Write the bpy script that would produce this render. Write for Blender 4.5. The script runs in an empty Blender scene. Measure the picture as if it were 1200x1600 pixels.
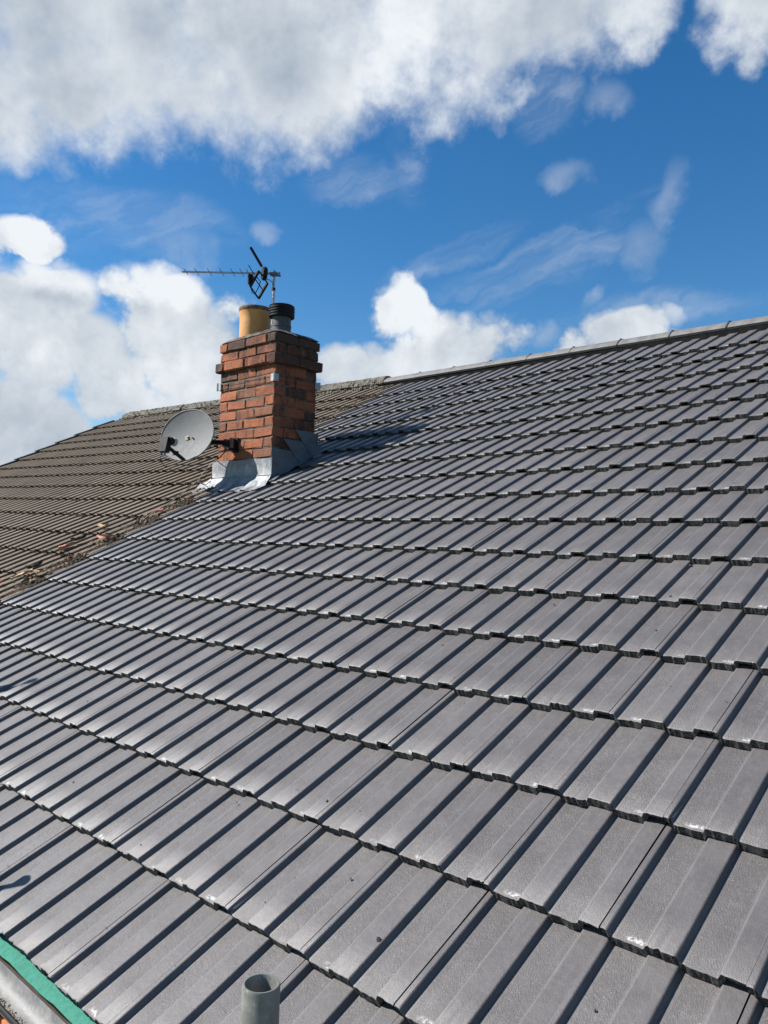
import bpy, bmesh, math, random
from mathutils import Vector, Matrix

# ------------------------------------------------------------------ camera, sky, sun
TH = math.radians(28.0)                      # roof pitch
CT, ST = math.cos(TH), math.sin(TH)
# camera solved from the tile grid: rows = right, down, forward in roof-plane axes (along eaves, up slope, off the roof)
CR = ((0.72771823, 0.62024604, -0.29278154), (-0.00447385, -0.42257062, -0.90631896), (-0.68586162, 0.66085469, -0.30473746))
CC = (2.92634566, -0.33737653, 1.44113953)
FPX = 1242.99                                # focal length in pixels of the 1200 x 1600 photograph
SUN_AZ, SUN_EL = 38.0, 40.0                  # light travels towards +x / +y

def p2w(x, s, n=0.0):
    return Vector((x, s * CT - n * ST, s * ST + n * CT))
RIGHT, DOWN, FWD = (p2w(*r) for r in CR)
CAMW = p2w(*CC)
def ray(px, py):
    return (RIGHT * ((px - 600) / FPX) + DOWN * ((py - 800) / FPX) + FWD)
def at_y(px, py, y):
    v = ray(px, py); return CAMW + v * ((y - CAMW.y) / v.y)
def at_x(px, py, x):
    v = ray(px, py); return CAMW + v * ((x - CAMW.x) / v.x)
def on_roof(px, py, n=0.0):                  # roof-plane coordinates (x, s)
    v = ray(px, py)
    vn = -v.y * ST + v.z * CT; cn = -CAMW.y * ST + CAMW.z * CT
    w = CAMW + v * ((n - cn) / vn)
    return w.x, w.y * CT + w.z * ST

scene = bpy.context.scene
COL = scene.collection
cam_d = bpy.data.cameras.new('camera'); cam = bpy.data.objects.new('camera', cam_d); COL.objects.link(cam)
cam_d.sensor_fit = 'HORIZONTAL'; cam_d.sensor_width = 36.0; cam_d.lens = FPX / 1200 * 36.0
cam_d.clip_start = 0.05; cam_d.clip_end = 3000
up = -DOWN; back = -FWD
cam.matrix_world = Matrix(((RIGHT.x, up.x, back.x, CAMW.x), (RIGHT.y, up.y, back.y, CAMW.y), (RIGHT.z, up.z, back.z, CAMW.z), (0, 0, 0, 1)))
scene.camera = cam
scene.render.resolution_x = 768; scene.render.resolution_y = 1024
scene.render.engine = 'CYCLES'
scene.cycles.max_bounces = 5; scene.cycles.diffuse_bounces = 2; scene.cycles.glossy_bounces = 2
scene.view_settings.view_transform = 'Standard'; scene.view_settings.look = 'None'
scene.view_settings.exposure = 0.9; scene.view_settings.gamma = 1.0

_a, _e = math.radians(SUN_AZ), math.radians(SUN_EL)
LDIR = Vector((math.cos(_e) * math.cos(_a), math.cos(_e) * math.sin(_a), -math.sin(_e)))
sun_d = bpy.data.lights.new('sun', 'SUN'); sun_d.energy = 5.0; sun_d.angle = math.radians(0.5); sun_d.color = (1.0, 0.965, 0.915)
sun = bpy.data.objects.new('sun', sun_d); COL.objects.link(sun)
sun.rotation_euler = LDIR.to_track_quat('-Z', 'Y').to_euler(); sun.location = (-8, -8, 12)

class G:
    """tiny helper to write node graphs as expressions"""
    def __init__(s, tree, k=1.0): s.t = tree; s.n = tree.nodes; s.l = tree.links; s.k = k
    def put(s, sock, v):
        if hasattr(v, 'is_output') or isinstance(v, bpy.types.NodeSocket): s.l.new(v, sock)
        elif isinstance(v, (tuple, list)) and len(v) == 3 and sock.type == 'RGBA': sock.default_value = (v[0] * s.k, v[1] * s.k, v[2] * s.k, 1)
        else: sock.default_value = v
    def m(s, op, a, b=0.0, c=None, clamp=False):
        n = s.n.new('ShaderNodeMath'); n.operation = op; n.use_clamp = clamp
        s.put(n.inputs[0], a); s.put(n.inputs[1], b)
        if c is not None: s.put(n.inputs[2], c)
        return n.outputs[0]
    def add(s, a, b): return s.m('ADD', a, b)
    def sub(s, a, b): return s.m('SUBTRACT', a, b)
    def mul(s, a, b): return s.m('MULTIPLY', a, b)
    def mx(s, a, b): return s.m('MAXIMUM', a, b)
    def step(s, v, a, b, lo=0.0, hi=1.0, kind='SMOOTHSTEP'):
        n = s.n.new('ShaderNodeMapRange'); n.interpolation_type = kind; n.clamp = True
        for i, q in enumerate((v, a, b, lo, hi)): s.put(n.inputs[i], q)
        return n.outputs[0]
    def vm(s, op, a, b=None, scale=None):
        n = s.n.new('ShaderNodeVectorMath'); n.operation = op
        s.put(n.inputs[0], a)
        if b is not None: s.put(n.inputs[1], b)
        if scale is not None: s.put(n.inputs['Scale'], scale)
        return n.outputs[0]
    def sep(s, v):
        n = s.n.new('ShaderNodeSeparateXYZ'); s.put(n.inputs[0], v); return n.outputs
    def comb(s, x, y, z):
        n = s.n.new('ShaderNodeCombineXYZ'); s.put(n.inputs[0], x); s.put(n.inputs[1], y); s.put(n.inputs[2], z); return n.outputs[0]
    def noise(s, v, scale, detail=4, rough=0.5, dist=0.0, col=False):
        n = s.n.new('ShaderNodeTexNoise'); n.noise_dimensions = '3D'
        s.put(n.inputs['Vector'], v); s.put(n.inputs['Scale'], scale)
        n.inputs['Detail'].default_value = detail; n.inputs['Roughness'].default_value = rough; n.inputs['Distortion'].default_value = dist
        return n.outputs['Color'] if col else n.outputs['Fac']
    def voro(s, v, scale, feat='F1', out='Distance'):
        n = s.n.new('ShaderNodeTexVoronoi'); n.feature = feat; s.put(n.inputs['Vector'], v); s.put(n.inputs['Scale'], scale); return n.outputs[out]
    def mix(s, f, a, b, mode='MIX'):
        n = s.n.new('ShaderNodeMix'); n.data_type = 'RGBA'; n.blend_type = mode
        s.put(n.inputs[0], f); s.put(n.inputs[6], a); s.put(n.inputs[7], b); return n.outputs[2]
    def bump(s, h, dist, strength=1.0):
        n = s.n.new('ShaderNodeBump'); s.put(n.inputs['Height'], h); n.inputs['Distance'].default_value = dist; n.inputs['Strength'].default_value = strength
        return n.outputs[0]

world = bpy.data.worlds.new('World'); scene.world = world; world.use_nodes = True
def build_world():
    t = world.node_tree; t.nodes.clear(); g = G(t)
    world.cycles.sampling_method = 'MANUAL'; world.cycles.sample_map_resolution = 512
    out = t.nodes.new('ShaderNodeOutputWorld'); bg = t.nodes.new('ShaderNodeBackground'); t.links.new(bg.outputs[0], out.inputs[0])
    sky = t.nodes.new('ShaderNodeTexSky'); sky.sky_type = 'NISHITA'; sky.sun_disc = False
    sky.sun_elevation = _e
    # sun stands opposite to the light's travel; sky rotation is measured from +Y clockwise
    sky.sun_rotation = math.atan2(-LDIR.x, -LDIR.y)
    sky.altitude = 60; sky.air_density = 1.0; sky.dust_density = 0.0; sky.ozone_density = 3.0
    hs = t.nodes.new('ShaderNodeHueSaturation'); hs.inputs['Saturation'].default_value = 1.32; hs.inputs['Value'].default_value = 1.36
    t.links.new(sky.outputs[0], hs.inputs['Color'])
    D = t.nodes.new('ShaderNodeTexCoord').outputs['Generated']
    x, y, z = g.sep(D)
    az = g.m('ARCTAN2', x, y); el = g.m('ARCSINE', z)
    fine = g.sub(g.noise(D, 13.0, 6, 0.62), 0.5)
    fine_s = g.sub(g.noise(g.vm('ADD', D, tuple(-LDIR * 0.025)), 13.0, 4, 0.62), 0.5)
    med = g.sub(g.noise(D, 4.5, 4, 0.55), 0.5)
    med2 = g.sub(g.noise(g.vm('ADD', D, (3.1, 7.7, 1.3)), 6.5, 3, 0.55), 0.5)
    crisp = g.step(el, 0.415, 0.345)         # low cumulus is crisp and billowing, the high sheet soft
    wk = g.m('MULTIPLY_ADD', crisp, -0.65, 1.0)
    # ragged edges: push the direction about before looking up the cloud bodies
    P = g.comb(g.m('MULTIPLY_ADD', med2, g.mul(wk, 0.16), g.m('MULTIPLY_ADD', fine_s, 0.05, az)), g.m('MULTIPLY_ADD', med, g.mul(wk, 0.14), g.m('MULTIPLY_ADD', fine, 0.06, el)), 0.0)
    def rotated(P, deg):
        a_ = math.radians(deg) + 0.035; px_, py_, _ = g.sep(P); c, s_ = math.cos(a_), math.sin(a_)
        return g.comb(g.m('MULTIPLY_ADD', px_, c * math.cos(0.3), g.mul(py_, s_)), g.m('MULTIPLY_ADD', px_, -s_ * math.cos(0.3), g.mul(py_, c)), 0.0)
    def field(P, lst, deg=0.0):                  # 1 at a body's middle, 0 on its outline, negative outside
        Q = rotated(P, deg); a_ = math.radians(deg) + 0.035; c, s_ = math.cos(a_), math.sin(a_); best = None
        for cx, cy, ra, rb in lst:
            v = ray(cx, cy); k = v.length; v = v.normalized(); a0 = math.atan2(v.x, v.y) * math.cos(0.3); e0 = math.asin(v.z)
            u0, v0 = a0 * c + e0 * s_, -a0 * s_ + e0 * c
            su, sv = FPX * k / ra, FPX * k / rb
            n = t.nodes.new('ShaderNodeVectorMath'); n.operation = 'MULTIPLY_ADD'; t.links.new(Q, n.inputs[0]); n.inputs[1].default_value = (su, sv, 0); n.inputs[2].default_value = (-u0 * su, -v0 * sv, 0)
            d = t.nodes.new('ShaderNodeVectorMath'); d.operation = 'DOT_PRODUCT'; t.links.new(n.outputs[0], d.inputs[0]); t.links.new(n.outputs[0], d.inputs[1])
            best = d.outputs['Value'] if best is None else g.m('MINIMUM', best, d.outputs['Value'])
        return g.sub(1.0, best)
    thick = [(120, 20, 330, 190), (430, 40, 320, 195), (650, 30, 230, 160), (850, 0, 210, 140), (985, 0, 90, 80), (1175, -25, 100, 85),
             (0, 376, 100, 38), (70, 470, 200, 62), (175, 455, 120, 52), (262, 505, 150, 92), (120, 530, 240, 92), (40, 615, 260, 130), (330, 575, 110, 110), (150, 690, 260, 70),
             (622, 490, 58, 60), (700, 532, 120, 62), (560, 580, 115, 55), (760, 545, 140, 72), (870, 545, 170, 72), (965, 520, 135, 36),
             (-200, 450, 260, 200), (-150, 100, 250, 220), (1350, 420, 160, 60)]
    F = g.mx(field(P, thick), -1.6)
    # the rest of the sky, away from the part in view: the same broken cloud
    dotn = t.nodes.new('ShaderNodeVectorMath'); dotn.operation = 'DOT_PRODUCT'; t.links.new(D, dotn.inputs[0]); dotn.inputs[1].default_value = tuple(FWD.normalized())
    away = g.step(dotn.outputs['Value'], 0.72, 0.45)
    F = g.mx(F, g.m('MULTIPLY_ADD', g.sub(med, 0.10), 8.0, g.mul(g.sub(away, 1.0), 4.0)))
    bil = g.sub(0.42, g.voro(g.vm('ADD', D, g.comb(g.mul(fine_s, 0.06), g.mul(fine, 0.06), g.mul(med2, 0.03))), 17.0))
    Fd = g.add(g.m('MULTIPLY_ADD', g.mul(crisp, bil), 1.5, F), g.add(g.mul(fine, g.m('MULTIPLY_ADD', crisp, -0.3, 1.7)), g.mul(med, g.mul(wk, 0.9))))
    alpha = g.step(Fd, g.m('MULTIPLY_ADD', crisp, 0.28, -0.36), g.m('MULTIPLY_ADD', crisp, -0.50, 0.95))
    # thin high streaks and scraps
    e1 = (ray(960, 340).normalized() - ray(720, 430).normalized()).normalized(); e2 = e1.cross(ray(840, 390)).normalized()
    def dot(v, q):
        n = t.nodes.new('ShaderNodeVectorMath'); n.operation = 'DOT_PRODUCT'; g.put(n.inputs[0], v); n.inputs[1].default_value = tuple(q); return n.outputs['Value']
    st = g.noise(g.comb(g.m('MULTIPLY_ADD', med, 1.6, g.mul(dot(D, e1), 5.0)), g.m('MULTIPLY_ADD', fine, 1.2, g.mul(dot(D, e2), 20.0)), 0.0), 1.0, 4, 0.6)
    Pt = g.comb(g.m('MULTIPLY_ADD', fine_s, 0.06, az), g.m('MULTIPLY_ADD', fine, 0.06, el), 0.0)
    streak = g.mx(field(Pt, [(712, 396, 120, 22), (840, 393, 210, 20), (860, 430, 150, 30)], 21), field(Pt, [(180, 350, 190, 55), (560, 285, 80, 34), (1000, 495, 160, 36), (640, 240, 40, 80), (850, 150, 60, 60)]))
    wa = g.mul(g.step(streak, -0.5, 1.0), g.mul(g.step(st, 0.36, 0.78), 0.38))
    puff = g.mx(field(Pt, [(890, 270, 40, 24), (421, 358, 30, 20), (290, 392, 60, 40), (935, 160, 50, 30)]), field(Pt, [(1045, 310, 26, 60), (1003, 395, 36, 52)], -18))
    wp = g.mul(g.step(g.add(puff, g.mul(fine, 3.0)), -0.4, 1.7), 0.30)
    alpha = g.mx(alpha, g.mx(wa, wp))
    # shade: brighter where the cloud thins towards the sun, greyer in its depth and at its base
    dif = g.add(g.mul(g.sub(fine, fine_s), 1.2), g.mul(g.mul(crisp, bil), 0.55))
    depth = g.step(Fd, 0.2, 1.6)
    grey = g.step(g.mx(field(P, [(200, 60, 360, 150), (20, 660, 330, 90), (80, 490, 110, 40), (860, 40, 150, 80)]), -0.6), -0.4, 0.9)
    bright = g.step(g.mx(field(P, [(625, 75, 95, 120), (640, 480, 70, 60), (180, 440, 220, 45), (20, 365, 80, 40)]), -0.6), -0.3, 1.0)
    lit = g.m('ADD', g.add(g.sub(0.72, g.mul(depth, 0.20)), g.sub(g.mul(bright, 0.34), g.mul(g.mul(grey, depth), 0.42))), g.add(dif, g.mul(med2, 0.5)), clamp=True)
    ccol = g.mix(lit, (3.5, 4.3, 5.3), (9.0, 9.4, 9.8))
    col = g.mix(alpha, hs.outputs[0], ccol)
    t.links.new(col, bg.inputs[0]); bg.inputs[1].default_value = 0.052
build_world()

# ------------------------------------------------------------------ helpers
RND = random.Random(7)
def link(o, parent=None):
    COL.objects.link(o)
    if parent is not None: o.parent = parent
    return o
def mesh_obj(name, verts, faces, mats, parent=None, smooth=False, mi=None):
    me = bpy.data.meshes.new(name); me.from_pydata([tuple(v) for v in verts], [], faces); me.update()
    for m in (mats if isinstance(mats, (list, tuple)) else [mats]): me.materials.append(m)
    if mi:
        for p, i in zip(me.polygons, mi): p.material_index = i
    if smooth:
        for p in me.polygons: p.use_smooth = True
    return link(bpy.data.objects.new(name, me), parent)
def empty(name, loc=(0, 0, 0), label=None, cat=None, group=None):
    o = bpy.data.objects.new(name, None); o.location = loc; o.empty_display_size = 0.2; COL.objects.link(o)
    if label: tag(o, label, cat, group)
    return o
def tag(o, label, cat, group=None, kind=None):
    o['label'] = label; o['category'] = cat
    if group: o['group'] = group
    if kind: o['kind'] = kind
    return o
class MB:
    def __init__(s): s.v = []; s.f = []
    def quad(s, a, b, c, d):
        i = len(s.v); s.v += [a, b, c, d]; s.f.append((i, i + 1, i + 2, i + 3))
    def box(s, c, size, M=None):
        i = len(s.v); hx, hy, hz = (q / 2 for q in size)
        for dx, dy, dz in ((-1,-1,-1),(1,-1,-1),(1,1,-1),(-1,1,-1),(-1,-1,1),(1,-1,1),(1,1,1),(-1,1,1)):
            p = Vector((dx * hx, dy * hy, dz * hz))
            if M is not None: p = M @ p
            s.v.append(Vector(c) + p)
        for q in ((3,2,1,0),(4,5,6,7),(0,1,5,4),(1,2,6,5),(2,3,7,6),(3,0,4,7)): s.f.append(tuple(i + k for k in q))
    def tube(s, pts, r, seg=10, caps=True, flat=None):
        pts = [Vector(p) for p in pts]; rings = []; prev = None
        for k, p in enumerate(pts):
            d = (pts[min(k + 1, len(pts) - 1)] - pts[max(k - 1, 0)]).normalized()
            if prev is None:
                a = Vector((0, 0, 1)) if abs(d.z) < 0.9 else Vector((1, 0, 0)); prev = d.cross(a).normalized()
            n1 = (prev - d * prev.dot(d)).normalized(); n2 = d.cross(n1); prev = n1
            rr = r[k] if isinstance(r, (list, tuple)) else r
            base = len(s.v); rings.append(base)
            for q in range(seg):
                an = 2 * math.pi * q / seg; s.v.append(p + n1 * (rr * math.cos(an)) + n2 * (rr * math.sin(an)))
        for k in range(len(pts) - 1):
            for q in range(seg):
                q2 = (q + 1) % seg; s.f.append((rings[k] + q, rings[k] + q2, rings[k + 1] + q2, rings[k + 1] + q))
        if caps:
            s.f.append(tuple(rings[0] + q for q in reversed(range(seg)))); s.f.append(tuple(rings[-1] + q for q in range(seg)))
    def lathe(s, prof, c, seg=28, M=None):
        c = Vector(c); base = len(s.v); n = len(prof)
        for q in range(seg):
            an = 2 * math.pi * q / seg
            for r, z in prof:
                p = Vector((r * math.cos(an), r * math.sin(an), z))
                if M is not None: p = M @ p
                s.v.append(c + p)
        for q in range(seg):
            q2 = (q + 1) % seg
            for k in range(n - 1):
                s.f.append((base + q * n + k, base + q2 * n + k, base + q2 * n + k + 1, base + q * n + k + 1))
    def build(s, name, mat, parent=None, smooth=False, angle=None):
        o = mesh_obj(name, s.v, s.f, mat, parent, smooth)
        if smooth and angle: 
            me = o.data
            bm = bmesh.new(); bm.from_mesh(me)
            for e in bm.edges:
                if len(e.link_faces) == 2 and e.calc_face_angle(0) > math.radians(angle): e.smooth = False
            bm.to_mesh(me); bm.free()
        return o

def material(name, fn, **kw):
    m = bpy.data.materials.new(name); m.use_nodes = True
    t = m.node_tree; g = G(t, 0.80); b = t.nodes['Principled BSDF']
    for k, v in kw.items():
        k = k.replace('_', ' ')
        if k in b.inputs: g.put(b.inputs[k], v)
    if fn: fn(g, b)
    return m
def setn(g, b, col=None, rough=None, nor=None):
    if col is not None: g.put(b.inputs['Base Color'], col)
    if rough is not None: g.put(b.inputs['Roughness'], rough)
    if nor is not None: g.put(b.inputs['Normal'], nor)
def node(g, kind): return g.n.new(kind)
def tile_coords(g):
    uv = node(g, 'ShaderNodeUVMap'); uv.uv_map = 'UVMap'
    u, v, _ = g.sep(uv.outputs[0])
    at = node(g, 'ShaderNodeAttribute'); at.attribute_name = 'piece_random'
    oi = node(g, 'ShaderNodeObjectInfo')
    r = g.add(at.outputs['Fac'], oi.outputs['Random'])
    return u, v, r, g.comb(u, v, g.mul(r, 37.0))
PITCH = 0.15
def m_new_tile(g, b):
    u, v, r, P = tile_coords(g)
    uu = g.m('FLOORED_MODULO', u, PITCH)
    pan = g.mul(g.step(uu, 0.024, 0.032), g.step(uu, 0.098, 0.090))
    big = g.noise(P, 9.0, 4, 0.6); med = g.noise(P, 60.0, 4, 0.6); fin = g.noise(P, 520.0, 3, 0.65)
    col = g.mix(g.step(big, 0.3, 0.7), (0.105, 0.0955, 0.0935), (0.139, 0.127, 0.1235))
    col = g.mix(g.mul(g.step(med, 0.48, 0.75), 0.35), col, (0.178, 0.164, 0.157))
    rr = g.m('FRACT', g.mul(r, 7.31))
    col = g.mix(g.mul(rr, 0.55), col, (0.080, 0.073, 0.072))
    # brushed grain, slanting across the pans
    S_ = g.comb(g.add(g.mul(u, 330.0), g.mul(v, 120.0)), g.sub(g.mul(v, 105.0), g.mul(u, 60.0)), g.mul(r, 31.0))
    gr = g.noise(S_, 1.0, 4, 0.7)
    sp = g.mul(g.step(g.noise(P, 420.0, 2, 0.5), 0.60, 0.70), g.mul(g.step(g.noise(P, 22.0, 3, 0.6), 0.44, 0.62), g.add(g.mul(pan, 0.85), 0.12)))
    col = g.mix(g.mul(sp, 0.8), col, (0.42, 0.41, 0.39))
    col = g.mix(g.mul(g.step(gr, 0.52, 0.72), g.add(0.12, g.mul(pan, 0.30))), col, (0.245, 0.228, 0.215))
    col = g.mix(g.mul(g.step(fin, 0.50, 0.35), 0.30), col, (0.058, 0.055, 0.057))
    # pale lime smears at the lower end of each pan
    r2 = g.m('FRACT', g.add(g.mul(r, 13.7), g.mul(g.step(u, 0.149, 0.151), 0.37)))
    r3 = g.mul(g.m('FRACT', g.mul(r2, 5.3)), 0.03)
    sm = g.mul(g.step(uu, g.add(0.036, r3), g.add(0.056, r3)), g.step(uu, 0.096, 0.086))
    sm = g.mul(sm, g.mul(g.step(v, 0.003, 0.007), g.step(v, 0.022, 0.011)))
    sm = g.mul(sm, g.mul(g.step(g.noise(P, 110.0, 4, 0.7), 0.43, 0.56), g.step(r2, 0.32, 0.75)))
    col = g.mix(g.mul(sm, 0.85), col, (0.62, 0.61, 0.58))
    # scuffed pale line along the rib edge, painting in its sunlit left slope
    sc = g.mul(g.step(uu, 0.097, 0.1005), g.step(uu, 0.107, 0.1025))
    sc = g.mul(sc, g.add(0.30, g.mul(g.step(g.noise(g.comb(g.mul(u, 90.0), g.mul(v, 5.0), g.mul(r, 11.0)), 1.0, 3, 0.6), 0.5, 0.7), 0.4)))
    col = g.mix(g.mul(sc, 0.5), col, (0.26, 0.255, 0.25))
    # thin dust film streaks
    ds = g.step(g.noise(g.comb(g.mul(u, 55.0), g.mul(v, 7.0), g.mul(r, 17.0)), 1.0, 4, 0.6), 0.50, 0.74)
    col = g.mix(g.mul(ds, 0.22), col, (0.20, 0.195, 0.19))
    h = g.add(g.mul(gr, g.add(0.35, g.mul(pan, 0.75))), g.add(g.mul(fin, 0.35), g.mul(med, 0.5)))
    b.inputs['Specular IOR Level'].default_value = 0.62
    setn(g, b, col, g.add(0.40, g.mul(med, 0.26)), g.bump(h, 0.0019, 1.0))
def m_tile_end(g, b):
    pos = node(g, 'ShaderNodeNewGeometry').outputs['Position']
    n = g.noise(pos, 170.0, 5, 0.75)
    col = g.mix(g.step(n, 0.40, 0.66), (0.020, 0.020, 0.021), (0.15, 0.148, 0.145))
    setn(g, b, col, 0.9, g.bump(n, 0.008, 1.0))
def m_old_tile(g, b):
    u, v, r, P = tile_coords(g)
    pos = node(g, 'ShaderNodeNewGeometry').outputs['Position']
    n1 = g.noise(pos, 1.3, 5, 0.6); n2 = g.noise(P, 45.0, 5, 0.7); n3 = g.noise(P, 160.0, 3, 0.6)
    col = g.mix(g.step(n1, 0.35, 0.65), (0.128, 0.086, 0.053), (0.175, 0.129, 0.086))
    col = g.mix(g.mul(g.step(n2, 0.42, 0.7), 0.6), col, (0.25, 0.203, 0.146))
    col = g.mix(g.mul(g.step(n3, 0.55, 0.72), 0.6), col, (0.05, 0.042, 0.031))
    rr = g.m('FRACT', g.mul(r, 9.13))
    col = g.mix(g.mul(rr, 0.35), col, (0.13, 0.096, 0.068))
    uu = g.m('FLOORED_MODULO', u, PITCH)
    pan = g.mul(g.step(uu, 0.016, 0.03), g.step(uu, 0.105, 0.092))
    col = g.mix(g.mul(pan, 0.45), col, (0.080, 0.061, 0.041))  # pans painted darker to stand for shade between the lit ribs
    moss = g.mul(g.step(g.noise(pos, 5.0, 6, 0.7), 0.52, 0.66), g.step(v, 0.30, 0.0))
    col = g.mix(g.mul(moss, 0.55), col, (0.055, 0.050, 0.023))
    pat = g.step(g.noise(pos, 2.6, 6, 0.7), 0.56, 0.68)
    col = g.mix(g.mul(pat, 0.5), col, (0.058, 0.046, 0.030))
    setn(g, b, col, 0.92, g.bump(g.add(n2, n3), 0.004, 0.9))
def m_old_end(g, b):
    pos = node(g, 'ShaderNodeNewGeometry').outputs['Position']
    n = g.noise(pos, 60.0, 5, 0.7)
    setn(g, b, g.mix(g.step(n, 0.4, 0.65), (0.022, 0.019, 0.014), (0.085, 0.075, 0.052)), 0.95, g.bump(n, 0.008, 1.0))
def m_brick(g, b):
    pos = node(g, 'ShaderNodeNewGeometry').outputs['Position']
    tc = node(g, 'ShaderNodeTexCoord').outputs['Object']
    oi = node(g, 'ShaderNodeObjectInfo'); r = oi.outputs['Random']
    P = g.vm('ADD', tc, g.comb(g.mul(r, 71.0), g.mul(r, 13.0), 0.0))
    n1 = g.noise(P, 16.0, 6, 0.7); n2 = g.noise(P, 120.0, 4, 0.7); soot = g.noise(pos, 3.4, 6, 0.7); run = g.noise(g.vm('MULTIPLY', pos, (17.0, 17.0, 2.2)), 1.0, 5, 0.65)
    r2 = g.m('FRACT', g.mul(r, 17.3))
    col = g.mix(r, (0.50, 0.148, 0.050), (0.34, 0.102, 0.042))
    col = g.mix(g.mul(g.step(r2, 0.45, 1.0), 0.7), col, (0.215, 0.100, 0.058))
    col = g.mix(g.mul(g.step(n1, 0.40, 0.68), 0.75), col, (0.24, 0.105, 0.058))
    col = g.mix(g.mul(g.step(n1, 0.46, 0.30), 0.45), col, (0.50, 0.20, 0.085))
    col = g.mix(g.mul(g.step(n2, 0.54, 0.68), 0.6), col, (0.10, 0.047, 0.030))
    x, y, z = g.sep(pos)
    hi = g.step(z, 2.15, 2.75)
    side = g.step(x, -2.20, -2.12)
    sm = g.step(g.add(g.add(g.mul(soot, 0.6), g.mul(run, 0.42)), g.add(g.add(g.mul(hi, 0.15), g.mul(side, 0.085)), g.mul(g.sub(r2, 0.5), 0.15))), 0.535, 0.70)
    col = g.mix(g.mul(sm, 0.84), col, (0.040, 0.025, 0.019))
    # old mortar smeared over the arrises
    col = g.mix(g.mul(g.step(g.noise(pos, 21.0, 5, 0.7), 0.60, 0.70), 0.45), col, (0.30, 0.25, 0.20))
    setn(g, b, col, 0.92, g.bump(g.add(g.mul(n1, 1.6), n2), 0.009, 1.0))
def m_mortar(g, b):
    pos = node(g, 'ShaderNodeNewGeometry').outputs['Position']
    n = g.noise(pos, 9.0, 5, 0.7); n2 = g.noise(pos, 180.0, 3, 0.6)
    col = g.mix(g.step(n, 0.4, 0.62), (0.035, 0.029, 0.025), (0.18, 0.15, 0.122))
    setn(g, b, col, 0.95, g.bump(g.add(n, n2), 0.006, 1.0))
def m_lead(g, b):
    tc = node(g, 'ShaderNodeNewGeometry').outputs['Position']
    n = g.noise(tc, 7.0, 6, 0.65); n2 = g.noise(g.vm('MULTIPLY', tc, (30.0, 30.0, 9.0)), 1.0, 6, 0.75)
    col = g.mix(g.step(n, 0.35, 0.65), (0.16, 0.17, 0.185), (0.27, 0.28, 0.29))
    col = g.mix(g.mul(g.step(n2, 0.46, 0.66), 0.75), col, (0.46, 0.47, 0.47))
    setn(g, b, col, g.step(n2, 0.3, 0.8, 0.50, 0.75), g.bump(n, 0.01, 0.7))
    b.inputs['Metallic'].default_value = 0.25
def speck(c0, c1, scale=30, rough=0.6, bump=0.001, met=0.0, dirt=None, spec=None):
    def fn(g, b):
        p = node(g, 'ShaderNodeNewGeometry').outputs['Position']
        n = g.noise(p, scale, 5, 0.65)
        col = g.mix(g.step(n, 0.35, 0.66), c0, c1)
        if dirt:
            n2 = g.noise(p, scale * 6, 4, 0.6); col = g.mix(g.mul(g.step(n2, 0.55, 0.7), 0.7), col, dirt)
        setn(g, b, col, g.step(n, 0.2, 0.8, rough - 0.1, rough + 0.1), g.bump(n, bump, 0.8))
        b.inputs['Metallic'].default_value = met
        if spec is not None: b.inputs['Specular IOR Level'].default_value = spec
    return fn
M = {}
M['tile'] = material('grey_tile_coat', m_new_tile); M['tile_end'] = material('tile_cut_end', m_tile_end)
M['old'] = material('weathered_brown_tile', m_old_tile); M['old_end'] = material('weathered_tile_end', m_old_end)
M['brick'] = material('chimney_brick', m_brick); M['mortar'] = material('old_mortar', m_mortar)
M['lead'] = material('lead_sheet', m_lead)
M['ridge'] = material('grey_ridge', speck((0.13, 0.122, 0.118), (0.19, 0.18, 0.17), 12, 0.65, 0.002, dirt=(0.23, 0.22, 0.205)))
M['oldridge'] = material('mossy_ridge', speck((0.085, 0.075, 0.055), (0.20, 0.18, 0.145), 16, 0.95, 0.02, dirt=(0.05, 0.045, 0.025)))
M['lichen'] = material('lichen_crust', speck((0.085, 0.072, 0.045), (0.25, 0.225, 0.17), 22, 0.95, 0.01, dirt=(0.035, 0.03, 0.018)))
M['moss'] = material('dark_moss', speck((0.020, 0.017, 0.009), (0.065, 0.048, 0.025), 18, 1.0, 0.01, dirt=(0.12, 0.085, 0.045)))
M['pot'] = material('buff_clay', speck((0.62, 0.28, 0.075), (0.72, 0.35, 0.105), 10, 0.62, 0.002))
M['soot'] = material('sooty_clay', speck((0.10, 0.055, 0.025), (0.25, 0.14, 0.06), 25, 0.85, 0.002))
M['black'] = material('black_plastic', speck((0.006, 0.006, 0.0065), (0.012, 0.012, 0.0125), 20, 0.6, 0.001, spec=0.25))
M['steel'] = material('galvanised_steel', speck((0.13, 0.132, 0.135), (0.20, 0.203, 0.207), 25, 0.5, 0.001, met=0.5))
M['alu'] = material('dull_aluminium', speck((0.42, 0.43, 0.44), (0.58, 0.58, 0.58), 40, 0.4, 0.0005, met=0.7))
M['tube'] = material('scaffold_tube_steel', speck((0.20, 0.205, 0.185), (0.30, 0.30, 0.27), 24, 0.5, 0.001, met=0.35, dirt=(0.38, 0.37, 0.33)))
M['dish'] = material('grey_dish_paint', speck((0.15, 0.153, 0.152), (0.19, 0.192, 0.19), 14, 0.75, 0.0005, dirt=(0.09, 0.09, 0.082)))
M['yellow'] = material('faded_sticker', speck((0.42, 0.36, 0.10), (0.30, 0.28, 0.15), 40, 0.7))
M['white'] = material('white_plastic', speck((0.33, 0.35, 0.345), (0.46, 0.47, 0.465), 20, 0.5, 0.0005))
M['cable'] = material('grey_cable', speck((0.22, 0.21, 0.19), (0.34, 0.33, 0.30), 20, 0.6, 0.0005))
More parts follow.
